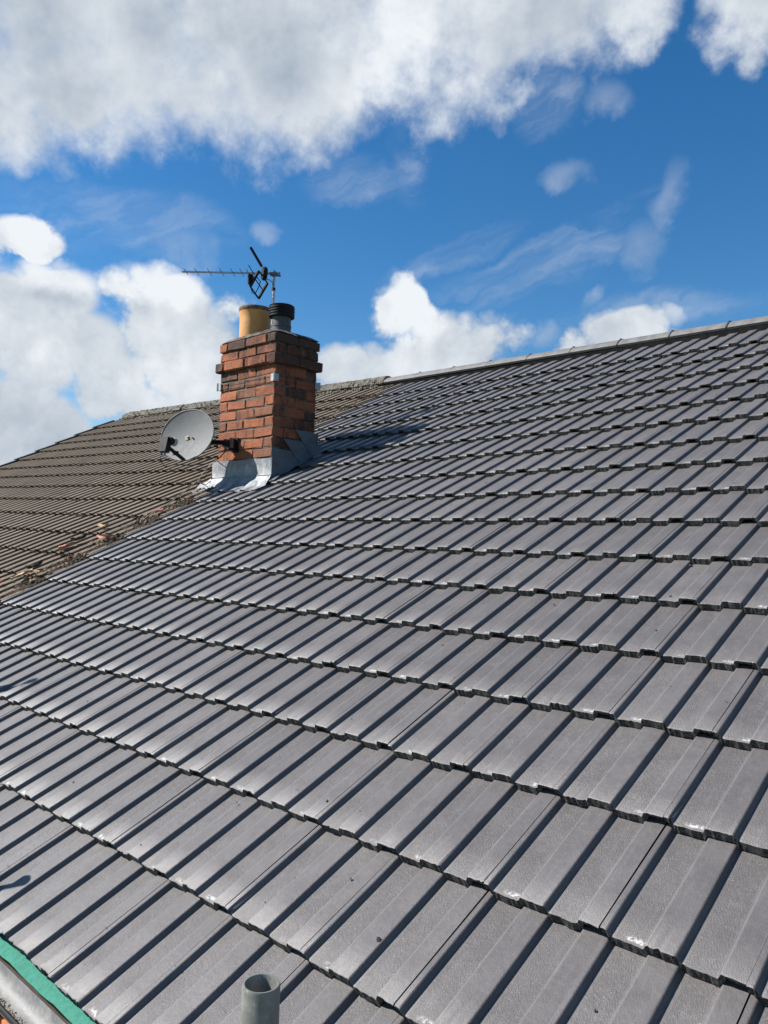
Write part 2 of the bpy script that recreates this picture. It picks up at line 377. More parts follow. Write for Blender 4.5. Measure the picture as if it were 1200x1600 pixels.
M['membrane'] = material('green_membrane', speck((0.040, 0.20, 0.145), (0.062, 0.265, 0.195), 70, 0.85, 0.004, dirt=(0.10, 0.31, 0.24), spec=0.2))
M['gutter'] = material('grey_gutter_plastic', speck((0.17, 0.17, 0.166), (0.27, 0.266, 0.255), 22, 0.6, 0.002, dirt=(0.34, 0.33, 0.31)))
M['darkplastic'] = material('dark_verge_plastic', speck((0.03, 0.032, 0.036), (0.05, 0.052, 0.056), 20, 0.5, 0.001))
M['grit'] = material('gutter_grit', speck((0.22, 0.19, 0.14), (0.42, 0.37, 0.29), 60, 0.95, 0.003, dirt=(0.05, 0.045, 0.035)))
M['felt'] = material('roof_underlay', speck((0.012, 0.012, 0.013), (0.02, 0.02, 0.02), 20, 0.95, 0.001, spec=0.0))
M['wood'] = material('painted_timber', speck((0.06, 0.05, 0.045), (0.09, 0.08, 0.07), 14, 0.7, 0.001))
M['board'] = material('scaffold_board', speck((0.30, 0.22, 0.13), (0.40, 0.30, 0.19), 9, 0.85, 0.002, dirt=(0.2, 0.15, 0.1)))
M['wallbrick'] = material('orange_wall_brick', speck((0.52, 0.17, 0.055), (0.62, 0.24, 0.085), 40, 0.9, 0.003, dirt=(0.33, 0.12, 0.05)))
M['wallmortar'] = material('pale_mortar', speck((0.38, 0.31, 0.23), (0.48, 0.40, 0.31), 30, 0.95, 0.002))
M['red'] = material('broken_red_clay', speck((0.55, 0.17, 0.11), (0.66, 0.27, 0.19), 50, 0.85, 0.002, dirt=(0.35, 0.12, 0.08)))
M['tan'] = material('splintered_timber', speck((0.42, 0.26, 0.12), (0.55, 0.38, 0.21), 40, 0.85, 0.002, dirt=(0.2, 0.12, 0.06)))
M['crumb'] = material('mortar_crumb', speck((0.03, 0.03, 0.03), (0.16, 0.155, 0.15), 40, 0.95, 0.002))
M['darkwire'] = material('tarnished_wire', speck((0.04, 0.035, 0.03), (0.08, 0.07, 0.06), 20, 0.6))
M['shadelead'] = material('shaded_lead', speck((0.11, 0.12, 0.137), (0.165, 0.175, 0.193), 9, 0.55, 0.004, met=0.2, dirt=(0.16, 0.165, 0.17)))  # same lead, darkened in its colour for the stack's shaded side
M['litter'] = material('dead_leaf', speck((0.10, 0.05, 0.022), (0.30, 0.165, 0.075), 45, 0.9, 0.002, dirt=(0.06, 0.04, 0.022)))
M['fluesteel'] = material('shaded_flue_steel', speck((0.06, 0.061, 0.063), (0.115, 0.117, 0.12), 25, 0.6, 0.001, met=0.4))  # galvanised steel painted darker for the shade on the flue
M['grass'] = material('lawn', speck((0.04, 0.07, 0.02), (0.07, 0.10, 0.035), 0.6, 0.95, 0.02))

# ------------------------------------------------------------------ the setting and the houses
GZ = -5.4
mesh_obj('ground', [(-600, -600, GZ), (600, -600, GZ), (600, 600, GZ), (-600, 600, GZ)], [(0, 1, 2, 3)], M['grass'])['kind'] = 'structure'

S = [-0.027, 0.3385, 0.6854, 1.0292, 1.3701, 1.712, 2.0471, 2.3751, 2.7175, 3.053, 3.3915, 3.7222, 4.0703, 4.4161, 4.764, 5.1116, 5.4514, 5.7959, 6.135]
S_APEX = 6.43
ROOF_M = Matrix.Rotation(TH, 4, 'X')

house = empty('semi_detached_house', (0, 0, 0), 'house with a newly laid dark grey interlocking tiled roof, filling the foreground', 'house')
neighbour = empty('semi_detached_house', (-3.0, 0, 0), 'adjoining house at left with an old weathered brown tiled roof', 'house')

def deck(parent, x0, x1, Mx, matf):
    # roof deck: both slopes as one closed sheet with thickness, in roof-plane axes; the far slope falls away behind the ridge
    d = 0.075; v = []
    for x in (x0, x1):
        # front eaves top, apex, rear eaves, and undersides
        ra = (S_APEX * math.cos(2 * TH), S_APEX * math.sin(2 * TH))
        v += [(x, 0.03, -d), (x, S_APEX, -d), (x, S_APEX + S_APEX * math.cos(2 * TH), -d - S_APEX * math.sin(2 * TH)),
              (x, S_APEX + S_APEX * math.cos(2 * TH) - 0.05, -d - 0.08 - S_APEX * math.sin(2 * TH)), (x, S_APEX - 0.05, -d - 0.10), (x, 0.05, -d - 0.10)]
    f = []
    for k in range(6):
        k2 = (k + 1) % 6; f.append((k, k2, 6 + k2, 6 + k))
    f += [tuple(reversed(range(6))), tuple(range(6, 12))]
    o = mesh_obj('roof', v, f, matf, parent); o.matrix_basis = Mx
    return o
roof = deck(house, -2.98, 7.5, ROOF_M, M['felt'])
TILT = 0.020
PIV = -2.8
OLD_M = ROOF_M @ Matrix.Translation((PIV, 0, 0)) @ Matrix.Rotation(TILT, 4, 'Y') @ Matrix.Translation((-PIV, 0, 0))
old_roof = deck(neighbour, -9.32, -3.02, Matrix.Translation((3.0, 0, 0)) @ OLD_M, M['felt'])

# one interlocking tile: two ribs, two pans; x along the eaves, y up the slope, top of rib at the tail = 0
def rib_h(u):
    u = u % PITCH
    H = 0.0150
    if u < 0.010: return 0.0
    if u < 0.022:
        k = (u - 0.010) / 0.012; return -H * (0.5 - 0.5 * math.cos(math.pi * k ** 1.5))
    if u < 0.093: return -H
    if u < 0.101: return -H * (1 - (u - 0.093) / 0.008)
    return 0.0
US = [0, .004, .010, .0120, .0140, .0160, .018, .020, .022, .0265, .033, .041, .049, .057, .065, .073, .081, .088, .093, .097, .101, .104, .110, .118, .126, .134, .142]
US = US + [u + PITCH for u in US] + [0.2982]
def tile_geometry(rnd, rough=1.0, rows=(0.004, 0.10, 0.22, 0.36, 0.415), end_drop=0.0275):
    T = 0.0305 / 0.342
    V, Fc, MI, UV = [], [], [], []
    n = len(US)
    ch = [0.0] * n
    c = 0.0
    for i in range(n):
        c = 0.6 * c + rnd.uniform(-1, 1) * 0.0012 * rough; ch[i] = c
        if rnd.random() < 0.05 * rough: ch[i] += rnd.uniform(0.001, 0.005)
    warp = [rnd.uniform(-1, 1) * 0.0004 for _ in range(4)]
    def top(i, v):
        u = US[i]; q = (u / 0.3)
        return rib_h(u) - T * v + warp[0] * math.sin(q * 6 + warp[1] * 4000) + warp[2] * math.sin(v * 14 + warp[3] * 5000)
    base = 0
    vs = [None] + list(rows)
    for k, v in enumerate(vs):
        for i in range(n):
            if v is None:
                V.append((US[i], ch[i], top(i, 0) - 0.0022 - abs(rnd.gauss(0, 0.0006)) * rough)); UV.append((US[i], 0.0))
            else:
                V.append((US[i], v + (ch[i] * 0.9 if k == 1 else 0), top(i, v))); UV.append((US[i], v))
    R_ = len(vs)
    for k in range(R_ - 1):
        for i in range(n - 1):
            Fc.append((k * n + i, k * n + i + 1, (k + 1) * n + i + 1, (k + 1) * n + i)); MI.append(0)
    # cut tail face and underside strip
    b0 = len(V)
    for i in range(n):
        V.append(V[i]); UV.append((US[i], 0.0))
    for i in range(n):
        dr = end_drop
        if US[i] > 0.256: dr = 0.012
        if US[i] < 0.012: dr = 0.02
        V.append((US[i], ch[i] + 0.0015 + rnd.uniform(0, 0.002) * rough, top(i, 0) - dr + rnd.uniform(-1, 1) * 0.0012 * rough)); UV.append((US[i], 0.0))
    for i in range(n):
        dr = end_drop + 0.001
        if US[i] > 0.256: dr = 0.010
        V.append((US[i], 0.09, top(i, 0.09) - dr)); UV.append((US[i], 0.05))
    for k in range(2):
        for i in range(n - 1):
            Fc.append((b0 + (k + 1) * n + i, b0 + (k + 1) * n + i + 1, b0 + k * n + i + 1, b0 + k * n + i)); MI.append(1)
    # side edges
    for i in (0, n - 1):
        b1 = len(V)
        for k in range(R_):
            V.append(V[k * n + i]); UV.append(UV[k * n + i])
        for k in range(R_):
            q = V[k * n + i]; V.append((q[0], q[1], q[2] - 0.012)); UV.append(UV[k * n + i])
        for k in range(R_ - 1):
            a = (b1 + k, b1 + k + 1, b1 + R_ + k + 1, b1 + R_ + k)
            Fc.append(a if i == 0 else tuple(reversed(a))); MI.append(1)
    return V, Fc, MI, UV
def tile_mesh(name, geo, mats):
    V, Fc, MI, UV = geo
    me = bpy.data.meshes.new(name); me.from_pydata(V, [], Fc); me.update()
    for m in mats: me.materials.append(m)
    uvl = me.uv_layers.new(name='UVMap')
    for p in me.polygons:
        p.material_index = MI[p.index]; p.use_smooth = MI[p.index] == 0
        for li in p.loop_indices: uvl.data[li].uv = UV[me.loops[li].vertex_index]
    return me
def joined_tiles(name, geos, placed, mats, parent):
    V, Fc, MI, UV, PR = [], [], [], [], []
    for gi, Mx in placed:
        v, f, mi, uv = geos[gi]; b = len(V); r = RND.random()
        V += [tuple(Mx @ Vector(q)) for q in v]; Fc += [tuple(b + k for k in q) for q in f]; MI += mi; UV += uv; PR += [r] * len(v)
    me = tile_mesh(name, (V, Fc, MI, UV), mats)
    at = me.attributes.new('piece_random', 'FLOAT', 'POINT'); at.data.foreach_set('value', PR)
    o = link(bpy.data.objects.new(name, me), parent); o['kind'] = 'stuff'
    return o
def view_area(Mw, w=0.3, l=0.34):
    # in-frame size of a tile as the photograph shows it
    pts = []
    for a, b_ in ((0, 0), (w, 0), (w, l), (0, l)):
        d = Mw @ Vector((a, b_, 0)) - CAMW
        z = d.dot(FWD)
        if z < 0.2: return 0.0
        pts.append((600 + FPX * d.dot(RIGHT) / z, 800 + FPX * d.dot(DOWN) / z))
    ar = 0
    for k in range(4):
        x0, y0 = pts[k]; x1, y1 = pts[(k + 1) % 4]; ar += x0 * y1 - x1 * y0
    cx = sum(p[0] for p in pts) / 4; cy = sum(p[1] for p in pts) / 4
    ins = sum(1 for p in pts + [(cx, cy)] if -5 < p[0] < 1205 and -5 < p[1] < 1605) / 5.0
    return abs(ar) / 2 * ins
def lay(parent, spots, Mroof, geos, meshes, mats, limit=300):
    lst = []
    for (x, s, *ex) in spots:
        j = Matrix.Translation((x + RND.uniform(-1, 1) * 0.0010, s + RND.uniform(-1, 1) * 0.0030, RND.uniform(-1, 1) * 0.0008)) \
            @ Matrix.Rotation(RND.uniform(-1, 1) * 0.0032, 4, 'Z') @ Matrix.Rotation(RND.uniform(-1, 1) * 0.0015, 4, 'X') @ Matrix.Rotation(RND.uniform(-1, 1) * 0.003, 4, 'Y')
        if ex: j = j @ Matrix.Diagonal((1, ex[0], 1, 1))
        lst.append((view_area(Mroof @ j), RND.randrange(len(geos)), j))
    lst.sort(key=lambda q: -q[0])
    for a, gi, j in lst[:limit]:
        o = bpy.data.objects.new('roof_tile', meshes[gi]); o.matrix_basis = j; link(o, parent)
    if lst[limit:]: joined_tiles('roof_tiles', geos, [(gi, j) for a, gi, j in lst[limit:]], mats, parent)
    return len([1 for q in lst if q[0] > 0])

# chimney footprint (world)
CHX1, CHY0, CHZ0 = -2.1426, 3.0508, 1.6221
CW_, CD_ = 0.750, 0.457
def hits_chimney(x, s, l=0.42):
    y0 = s * CT; y1 = (s + 0.30) * CT
    return x > CHX1 - CW_ - 0.02 and x + 0.3 < CHX1 + 0.03 and y0 > CHY0 - 0.03 and y1 < CHY0 + CD_ + 0.05
rg = random.Random(3)
geos = [tile_geometry(rg) for _ in range(12)]
mats_new = [M['tile'], M['tile_end']]
tmeshes = [tile_mesh('roof_tile', q, mats_new) for q in geos]
spots = []
for k in range(18):
    jl = -9 if k < 11 else -10
    for j in range(jl, 25):
        x = j * 0.3; s = S[k]
        if hits_chimney(x, s): continue
        spots.append((x, s, 1.24) if k == 17 else (x, s))
nv = lay(roof, spots, ROOF_M, geos, tmeshes, mats_new)
mats_old = [M['old'], M['old_end']]
rg2 = random.Random(11)
ogeos = [tile_geometry(rg2, 2.6, end_drop=0.028) for _ in range(8)]
omeshes = [tile_mesh('roof_tile', q, mats_old) for q in ogeos]
ospots = []
OS = [0.02 + 0.3425 * k for k in range(18)]
for k in range(18):
    jr = -10 if k < 12 else -11
    if k >= 12: jr = -11
    for j in range(-31, jr + 1):
        ospots.append((j * 0.3 - 0.012, OS[k], 1.2) if k == 17 else (j * 0.3 - 0.012, OS[k]))
nv2 = lay(old_roof, ospots, OLD_M, ogeos, omeshes, mats_old)
print('tiles in view new', nv, 'old', nv2)

# ridge tiles (part of each roof): capping arcs along the apex, in roof-plane axes turned upright
def ridge_run(parent, x0, x1, step, mat, Mloc, r=0.125, half=62, rough=0.0, thick=0.016, lift=0.0, clip=None, name='ridge_tile', seg=10, first_cap=False):
    rr = random.Random(5)
    x = x0; i = 0
    while x < x1 - 0.05:
        L = min(step, x1 - x); mb = MB(); nl = 2 if rough == 0 else 6
        rows = []
        for k in range(nl):
            t = x + L * k / (nl - 1) - (0.004 if k == nl - 1 else 0)
            row = []
            for q in range(seg + 1):
                a = math.radians(-half + 2 * half * q / seg)
                rad = r + (rr.gauss(0, rough) if rough else 0)
                row.append(Vector((t, rad * math.sin(a), rad * math.cos(a) - r * math.cos(math.radians(half)) + lift)))
            inner = [Vector((p.x, p.y * (1 - thick / r), p.z - thick)) for p in reversed(row)]
            rows.append(row + inner)
        n = len(rows[0]); b = 0
        for row in rows: mb.v += row
        for k in range(nl - 1):
            for q in range(n):
                q2 = (q + 1) % n; mb.f.append((k * n + q, k * n + q2, (k + 1) * n + q2, (k + 1) * n + q))
        mb.f.append(tuple(range(n))); mb.f.append(tuple((nl - 1) * n + q for q in reversed(range(n))))
        o = mb.build(name, mat, parent, True, 35); o.matrix_basis = Mloc @ Matrix.Rotation(rr.uniform(-1, 1) * 0.004, 4, 'Z')
        if clip:
            cb = MB(); sg = 8
            ring = []
            for t in (x - 0.008, x + 0.006):
                for q in range(sg + 1):
                    a = math.radians(-half + 2 * half * q / sg)
                    ring.append(Vector((t, (r + 0.004) * math.sin(a), (r + 0.004) * math.cos(a) - r * math.cos(math.radians(half)) + lift)))
            cb.v += ring
            for q in range(sg): cb.f.append((q, q + 1, sg + 1 + q + 1, sg + 1 + q))
            cb.box((x - 0.002, -0.05, r * math.cos(math.asin(0.05 / r)) - r * math.cos(math.radians(half)) + lift + 0.004), (0.014, 0.03, 0.006))
            co = cb.build('ridge_union', clip, parent, False); co.matrix_basis = Mloc
        x += step; i += 1
APEX = Matrix.Translation((0, S_APEX, 0)) @ Matrix.Rotation(-TH, 4, 'X')
ridge_run(roof, -3.30, 7.5, 0.478, M['ridge'], APEX, r=0.160, half=58, lift=-0.052, clip=M['darkplastic'])
mb = MB()   # dry-ridge roll, dark strip tucked under the ridge tiles
mb.v += [Vector((-3.28, -0.122, -0.150)), Vector((7.5, -0.122, -0.150)), Vector((7.5, -0.120, -0.05)), Vector((-3.28, -0.120, -0.05))]; mb.f.append((0, 1, 2, 3))
o = mb.build('ridge_roll', M['felt'], roof); o.matrix_basis = APEX
ridge_run(old_roof, -9.27, -3.32, 0.45, M['oldridge'], APEX, r=0.125, half=78, rough=0.004, lift=-0.065)

# clumps: ragged little lumps used for moss, lichen and grit
def clumps(name, spots, mat, seed=1):
    rr = random.Random(seed); V, Fc = [], []
    for (p, sz, nrm) in spots:
        p = Vector(p); b = len(V); nrm = Vector(nrm)
        a = nrm.cross(Vector((1, 0.3, 0.1))).normalized(); c = nrm.cross(a)
        m = 6; t0 = rr.random() * 6.28
        for ring, (rad, hh) in enumerate(((1.0, -0.15), (0.72, 0.35))):
            for q in range(m):
                an = t0 + 2 * math.pi * q / m + ring * 0.4; k = sz * rad * rr.uniform(0.6, 1.35)
                V.append(p + a * (k * math.cos(an)) + c * (k * math.sin(an)) + nrm * (sz * hh * rr.uniform(0.6, 1.4)))
        V.append(p + nrm * (sz * rr.uniform(0.5, 0.8)))
        for q in range(m):
            q2 = (q + 1) % m; Fc.append((b + q, b + q2, b + m + q2, b + m + q)); Fc.append((b + m + q, b + m + q2, b + 2 * m))
    return mesh_obj(name, V, Fc, mat)
NRM = p2w(0, 0, 1)
rr = random.Random(21)
def oldpt(x, s, n=0.0):
    return OLD_M @ Vector((x, s, n))
sp = []
for _ in range(1900):     # mossy seam between the two roofs
    s = rr.uniform(1.1, 3.35); x = -2.74 - abs(rr.gauss(0, 0.10)); sp.append((oldpt(x, s, -0.022 + rr.uniform(-0.004, 0.006)), rr.uniform(0.007, 0.021), NRM))
for _ in range(380):
    s = rr.uniform(4.3, 6.2); x = -3.06 - abs(rr.gauss(0, 0.10)); sp.append((oldpt(x, s, -0.022), rr.uniform(0.008, 0.024), NRM))
for _ in range(900):      # tufts in the course ends of the old roof
    k = rr.randrange(2, 18); x = -2.9 - rr.random() ** 1.6 * 6.2; s = OS[k] + rr.uniform(-0.03, 0.01)
    sp.append((oldpt(x, s, -0.02), rr.uniform(0.006, 0.017), NRM))
tag(clumps('moss', sp, M['moss'], 2), 'dark moss growing in the seam between the old and new roofs', 'moss', kind='stuff')
sp = []
for _ in range(1500):     # lichen and old bedding mortar along the old ridge
    x = -3.35 - rr.random() ** 1.5 * 5.8; a = math.radians(rr.uniform(-80, 45))
    w = OLD_M @ APEX @ Vector((x, 0.126 * math.sin(a), 0.126 * math.cos(a) - 0.093))
    sp.append((w, rr.uniform(0.004, 0.014), (0, math.sin(a) * 0.9, math.cos(a))))
for _ in range(420):
    x = -3.35 - rr.random() ** 1.3 * 5.8; w = OLD_M @ APEX @ Vector((x, -0.14 - rr.uniform(0, 0.05), -0.105 - rr.uniform(0, 0.03))); sp.append((w, rr.uniform(0.012, 0.03), NRM))
tag(clumps('lichen', sp, M['lichen'], 3), 'pale lichen and crumbling mortar along the old mossy ridge', 'lichen', kind='stuff')

# verge units stepping down the far gable
for k in range(18):
    mb = MB(); L = 0.36; x = -9.30
    mb.box((x, L / 2 + 0.005, -0.012 - 0.0), (0.075, L, 0.03)); mb.box((x - 0.034, L / 2 + 0.005, -0.06), (0.010, L, 0.12)); mb.box((x, 0.0, -0.05), (0.078, 0.012, 0.10))
    o = mb.build('verge_unit', M['darkplastic'], old_roof); o.matrix_basis = Matrix.Translation((0, OS[k] - 0.01, 0.012)) @ Matrix.Rotation(-0.055, 4, 'X')

# walls, fascia
def house_body(parent, x0, x1, base):
    yb = 2 * S_APEX * CT
    mb = MB(); y0, y1 = 0.075, yb - 0.08; ye = S_APEX * CT; zt = -0.20; za = S_APEX * ST - 0.22
    ox = base[0]
    v = []
    for x in (x0 - ox, x1 - ox):
        v += [(x, y0, GZ), (x, y1, GZ), (x, y1, zt), (x, ye, za), (x, y0, zt)]
    f = [(0, 4, 3, 2, 1), (5, 6, 7, 8, 9), (0, 5, 9, 4), (1, 2, 7, 6), (4, 9, 8, 3), (2, 3, 8, 7)]
    o = mesh_obj('wall', v, f, M['wallmortar'], parent)
    mb = MB(); mb.box(((x0 + x1) / 2 - ox, 0.02, -0.135), (x1 - x0, 0.02, 0.15)); mb.build('fascia', M['wood'], parent)
    return o
wall = house_body(house, -2.98, 7.4, (0, 0, 0)); wall_n = house_body(neighbour, -9.2, -3.0, (-3.0, 0, 0))

def brick_mesh(size, rnd, name='brick', mat=None, bev=0.006, jit=0.0018):
    bm = bmesh.new(); bmesh.ops.create_cube(bm, size=1.0)
    for v in bm.verts: v.co = Vector((v.co.x * size[0], v.co.y * size[1], v.co.z * size[2]))
    bmesh.ops.bevel(bm, geom=list(bm.edges), offset=bev, segments=1, affect='EDGES')
    for v in bm.verts: v.co += Vector((rnd.uniform(-1, 1), rnd.uniform(-1, 1), rnd.uniform(-1, 1))) * jit
    me = bpy.data.meshes.new(name); bm.to_mesh(me); bm.free(); me.materials.append(mat); return me
# brickwork of the wall just under the gutter, where the corner of the picture sees it
rb = random.Random(4)
wbm = [brick_mesh((0.215, 0.10, 0.065), rb, mat=M['wallbrick'], bev=0.003) for _ in range(4)]
for r_ in range(14):
    for c_ in range(14):
        o = bpy.data.objects.new('brick', wbm[rb.randrange(4)]); o.location = (-0.6 + c_ * 0.225 + (0.1125 if r_ % 2 else 0), 0.075 + 0.05 - 0.010, -0.245 - r_ * 0.075); link(o, wall)

# gutter along the eaves: half-round trough with a rolled lip, brackets, an eaves membrane and grit
gt = MB(); GY, GZc, GR = -0.072, -0.082, 0.041
prof = []
for q in range(13):
    a = math.pi * q / 12; prof.append((GY + GR * math.cos(a), GZc - GR * math.sin(a)))
inner = [(y, z - 0.003) for y, z in reversed(prof[1:13])]
ring = prof + [(GY - (GR + 0.003) * math.cos(math.pi * q / 12), GZc - (GR + 0.003) * math.sin(math.pi * q / 12)) for q in range(0, 13)]
X0, X1 = -2.9, 7.4
n = len(ring)
for x in (X0, X1): gt.v += [Vector((x, y, z)) for y, z in ring]
for q in range(n): gt.f.append((q, (q + 1) % n, n + (q + 1) % n, n + q))
gut = gt.build('gutter', M['gutter'], house, True, 40)
lip = MB(); lip.tube([(X0, GY - GR - 0.004, GZc + 0.002), (X1, GY - GR - 0.004, GZc + 0.002)], 0.0065, 8); lip.build('lip', M['black'], gut)
for x in (-2.2, -1.3, -0.4, 0.35, 1.4, 2.3, 3.2, 4.1):
    b_ = MB()
    pts = [(x, GY + (GR + 0.006) * math.cos(math.pi * q / 10), GZc - (GR + 0.006) * math.sin(math.pi * q / 10)) for q in range(11)]
    for q in range(10):
        a, c = Vector(pts[q]), Vector(pts[q + 1]); w = Vector((0.014, 0, 0)); b_.quad(a - w, c - w, c + w, a + w)
    b_.build('bracket', M['gutter'], gut)
mbm = MB(); rr = random.Random(9); nx = 260
prevrow = None
for i in range(nx + 1):
    x = X0 + (X1 - X0) * i / nx; wv = 0.004 * math.sin(x * 21) + 0.003 * math.sin(x * 47 + 1) + rr.uniform(-1, 1) * 0.0012
    a = p2w(x, 0.08, -0.066); b1 = p2w(x, -0.012, -0.052 + 0.3 * wv)
    pts = [a, b1, Vector((x, -0.004 + 0.2 * wv, -0.058 + wv * 0.4)), Vector((x, -0.015 + 0.3 * wv, -0.063 + wv * 0.6)), Vector((x, -0.0265 + wv * 0.15, -0.069 + wv * 0.3))]
    bse = len(mbm.v); mbm.v += pts
    if i:
        for q in range(4): mbm.f.append((bse - 5 + q, bse + q, bse + q + 1, bse - 4 + q))
mem = mbm.build('eaves_membrane', M['membrane'], house, True)
sp = []
rr = random.Random(14)
for _ in range(5200):
    x = rr.uniform(-1.2, 3.2); y = GY - 0.010 + rr.gauss(0, 0.007); dz = math.sqrt(max(0.0002, GR * GR - (y - GY) ** 2))
    sp.append(((x, y, GZc - dz + 0.001), rr.uniform(0.0015, 0.0052), (0, 0, 1)))
tag(clumps('grit', sp, M['grit'], 5), 'line of pale grit washed into the gutter at bottom left', 'grit', kind='stuff')

# ------------------------------------------------------------------ chimney
chim = empty('chimney', (CHX1 - CW_ / 2, CHY0 + CD_ / 2, CHZ0 - 0.25), 'red brick chimney stack with lead flashing, straddling the join of the roofs', 'chimney')
CO = Vector(chim.location)
def ch(x, y, z):            # x, y from the near right corner (x negative to the left, y to the back), z above the foot of that corner
    return Vector((CHX1 + x, CHY0 + y, CHZ0 + z)) - CO
COURSE = 0.0863; NROW = 12; ZTOP = 1.201
core = MB(); core.box(ch(-CW_ / 2, CD_ / 2, 0.42), (CW_ - 0.013, CD_ - 0.013, 1.52)); core.build('mortar_core', M['mortar'], chim)
rb = random.Random(8)
cache = {}
def add_brick(cx, cy, cz, size, yaw=0.0):
    key = tuple(round(q, 3) for q in size)
    if key not in cache: cache[key] = [brick_mesh(size, rb, mat=M['brick'], bev=0.008, jit=0.0042) for _ in range(5)]
    o = bpy.data.objects.new('brick', cache[key][rb.randrange(5)])
    o.location = ch(cx, cy, cz) + Vector((rb.uniform(-1, 1), rb.uniform(-1, 1), rb.uniform(-.5, .5))) * 0.0022
    o.rotation_euler = (rb.uniform(-1, 1) * 0.006, rb.uniform(-1, 1) * 0.006, yaw + rb.uniform(-1, 1) * 0.008)
    link(o, chim)
J = 0.010; HW = 0.112
for r_ in range(17):
    z = ZTOP - (r_ + 0.5) * COURSE
    if z < -0.30: break
    p = {0: 0.016, 1: 0.004, 2: 0.036}.get(r_, 0.0)
    hb = COURSE - J + (0.004 if r_ == 2 else 0)
    x0, x1, y0, y1 = -CW_ - p, p, -p, CD_ + p
    W_, D_ = x1 - x0, y1 - y0
    if r_ % 2 == 1:
        n_, bl = 3, (W_ + J) / 3
        for i in range(n_):
            for yy in (y0 + HW / 2, y1 - HW / 2): add_brick(x0 + bl * i + (bl - J) / 2, yy, z, (bl - J, HW, hb))
        L = D_ - 2 * HW - 2 * J
        for xx in (x0 + HW / 2, x1 - HW / 2): add_brick(xx, (y0 + y1) / 2, z, (HW, L, hb))
    else:
        bl = (D_ + J) / 2
        for i in range(2):
            for xx in (x0 + HW / 2, x1 - HW / 2): add_brick(xx, y0 + bl * i + (bl - J) / 2, z, (HW, bl - J, hb))
        L = W_ - 2 * HW - 2 * J; b2 = (L + J) / 2
        cut = [b2, b2] if r_ % 4 else [b2 * 0.92, b2 * 1.08]
        xs = x0 + HW + J
        for bb in cut:
            for yy in (y0 + HW / 2, y1 - HW / 2): add_brick(xs + (bb - J) / 2, yy, z, (bb - J, HW, hb))
            xs += bb
# flaunching: lumpy mortar bedding on top
fl = MB(); rr = random.Random(31); nx_, ny_ = 16, 11
for iy in range(ny_ + 1):
    for ix in range(nx_ + 1):
        fx, fy = ix / nx_, iy / ny_
        e = min(fx, 1 - fx, fy, 1 - fy) * 2
        z = ZTOP + 0.004 + 0.075 * min(1, e * 2.0) ** 0.7 + rr.uniform(-1, 1) * 0.007 * (0.4 + e)
        fl.v.append(ch(-CW_ - 0.006 + (CW_ + 0.012) * fx, -0.006 + (CD_ + 0.012) * fy, z))
for iy in range(ny_):
    for ix in range(nx_):
        a = iy * (nx_ + 1) + ix; fl.f.append((a, a + 1, a + nx_ + 2, a + nx_ + 1))
fl.build('flaunching', M['mortar'], chim)
# clay pot
pm = MB(); PX, PY = -0.525, 0.18
pm.lathe([(0.128, 1.20), (0.134, 1.24), (0.136, 1.40), (0.1375, 1.475), (0.142, 1.485), (0.146, 1.500), (0.142, 1.514), (0.126, 1.516), (0.118, 1.505), (0.116, 1.25)], ch(PX, PY, 0), 40)
pot = pm.build('chimney_pot', M['pot'], chim, True, 40); pot['label'] = 'round buff clay pot with a darkened rim'
rm = MB(); rm.lathe([(0.1405, 1.4815), (0.1485, 1.499), (0.1445, 1.5165), (0.124, 1.5195), (0.1165, 1.507), (0.1155, 1.30)], ch(PX, PY, 0), 40); rm.build('rim', M['soot'], pot, True, 40)
# steel flue with black ribbed terminal
FX, FY = -0.19, 0.20
fm = MB(); fm.lathe([(0.084, 1.20), (0.083, 1.30), (0.086, 1.302), (0.086, 1.318), (0.082, 1.32), (0.081, 1.40)], ch(FX, FY, 0), 32)
flue = fm.build('flue_pipe', M['fluesteel'], chim, True, 30); flue['label'] = 'short galvanised flue pipe under a black ribbed cap'
cm = MB()
cp = [(0.080, 1.384), (0.100, 1.384), (0.106, 1.388)]
for i in range(4):
    z0 = 1.390 + i * 0.0225; cp += [(0.110, z0), (0.110, z0 + 0.011), (0.103, z0 + 0.014), (0.103, z0 + 0.021)]
cp += [(0.108, 1.482), (0.100, 1.488), (0.0, 1.490)]
cm.lathe(cp, ch(FX, FY, 0), 36); cm.build('cap', M['black'], flue, True, 30)

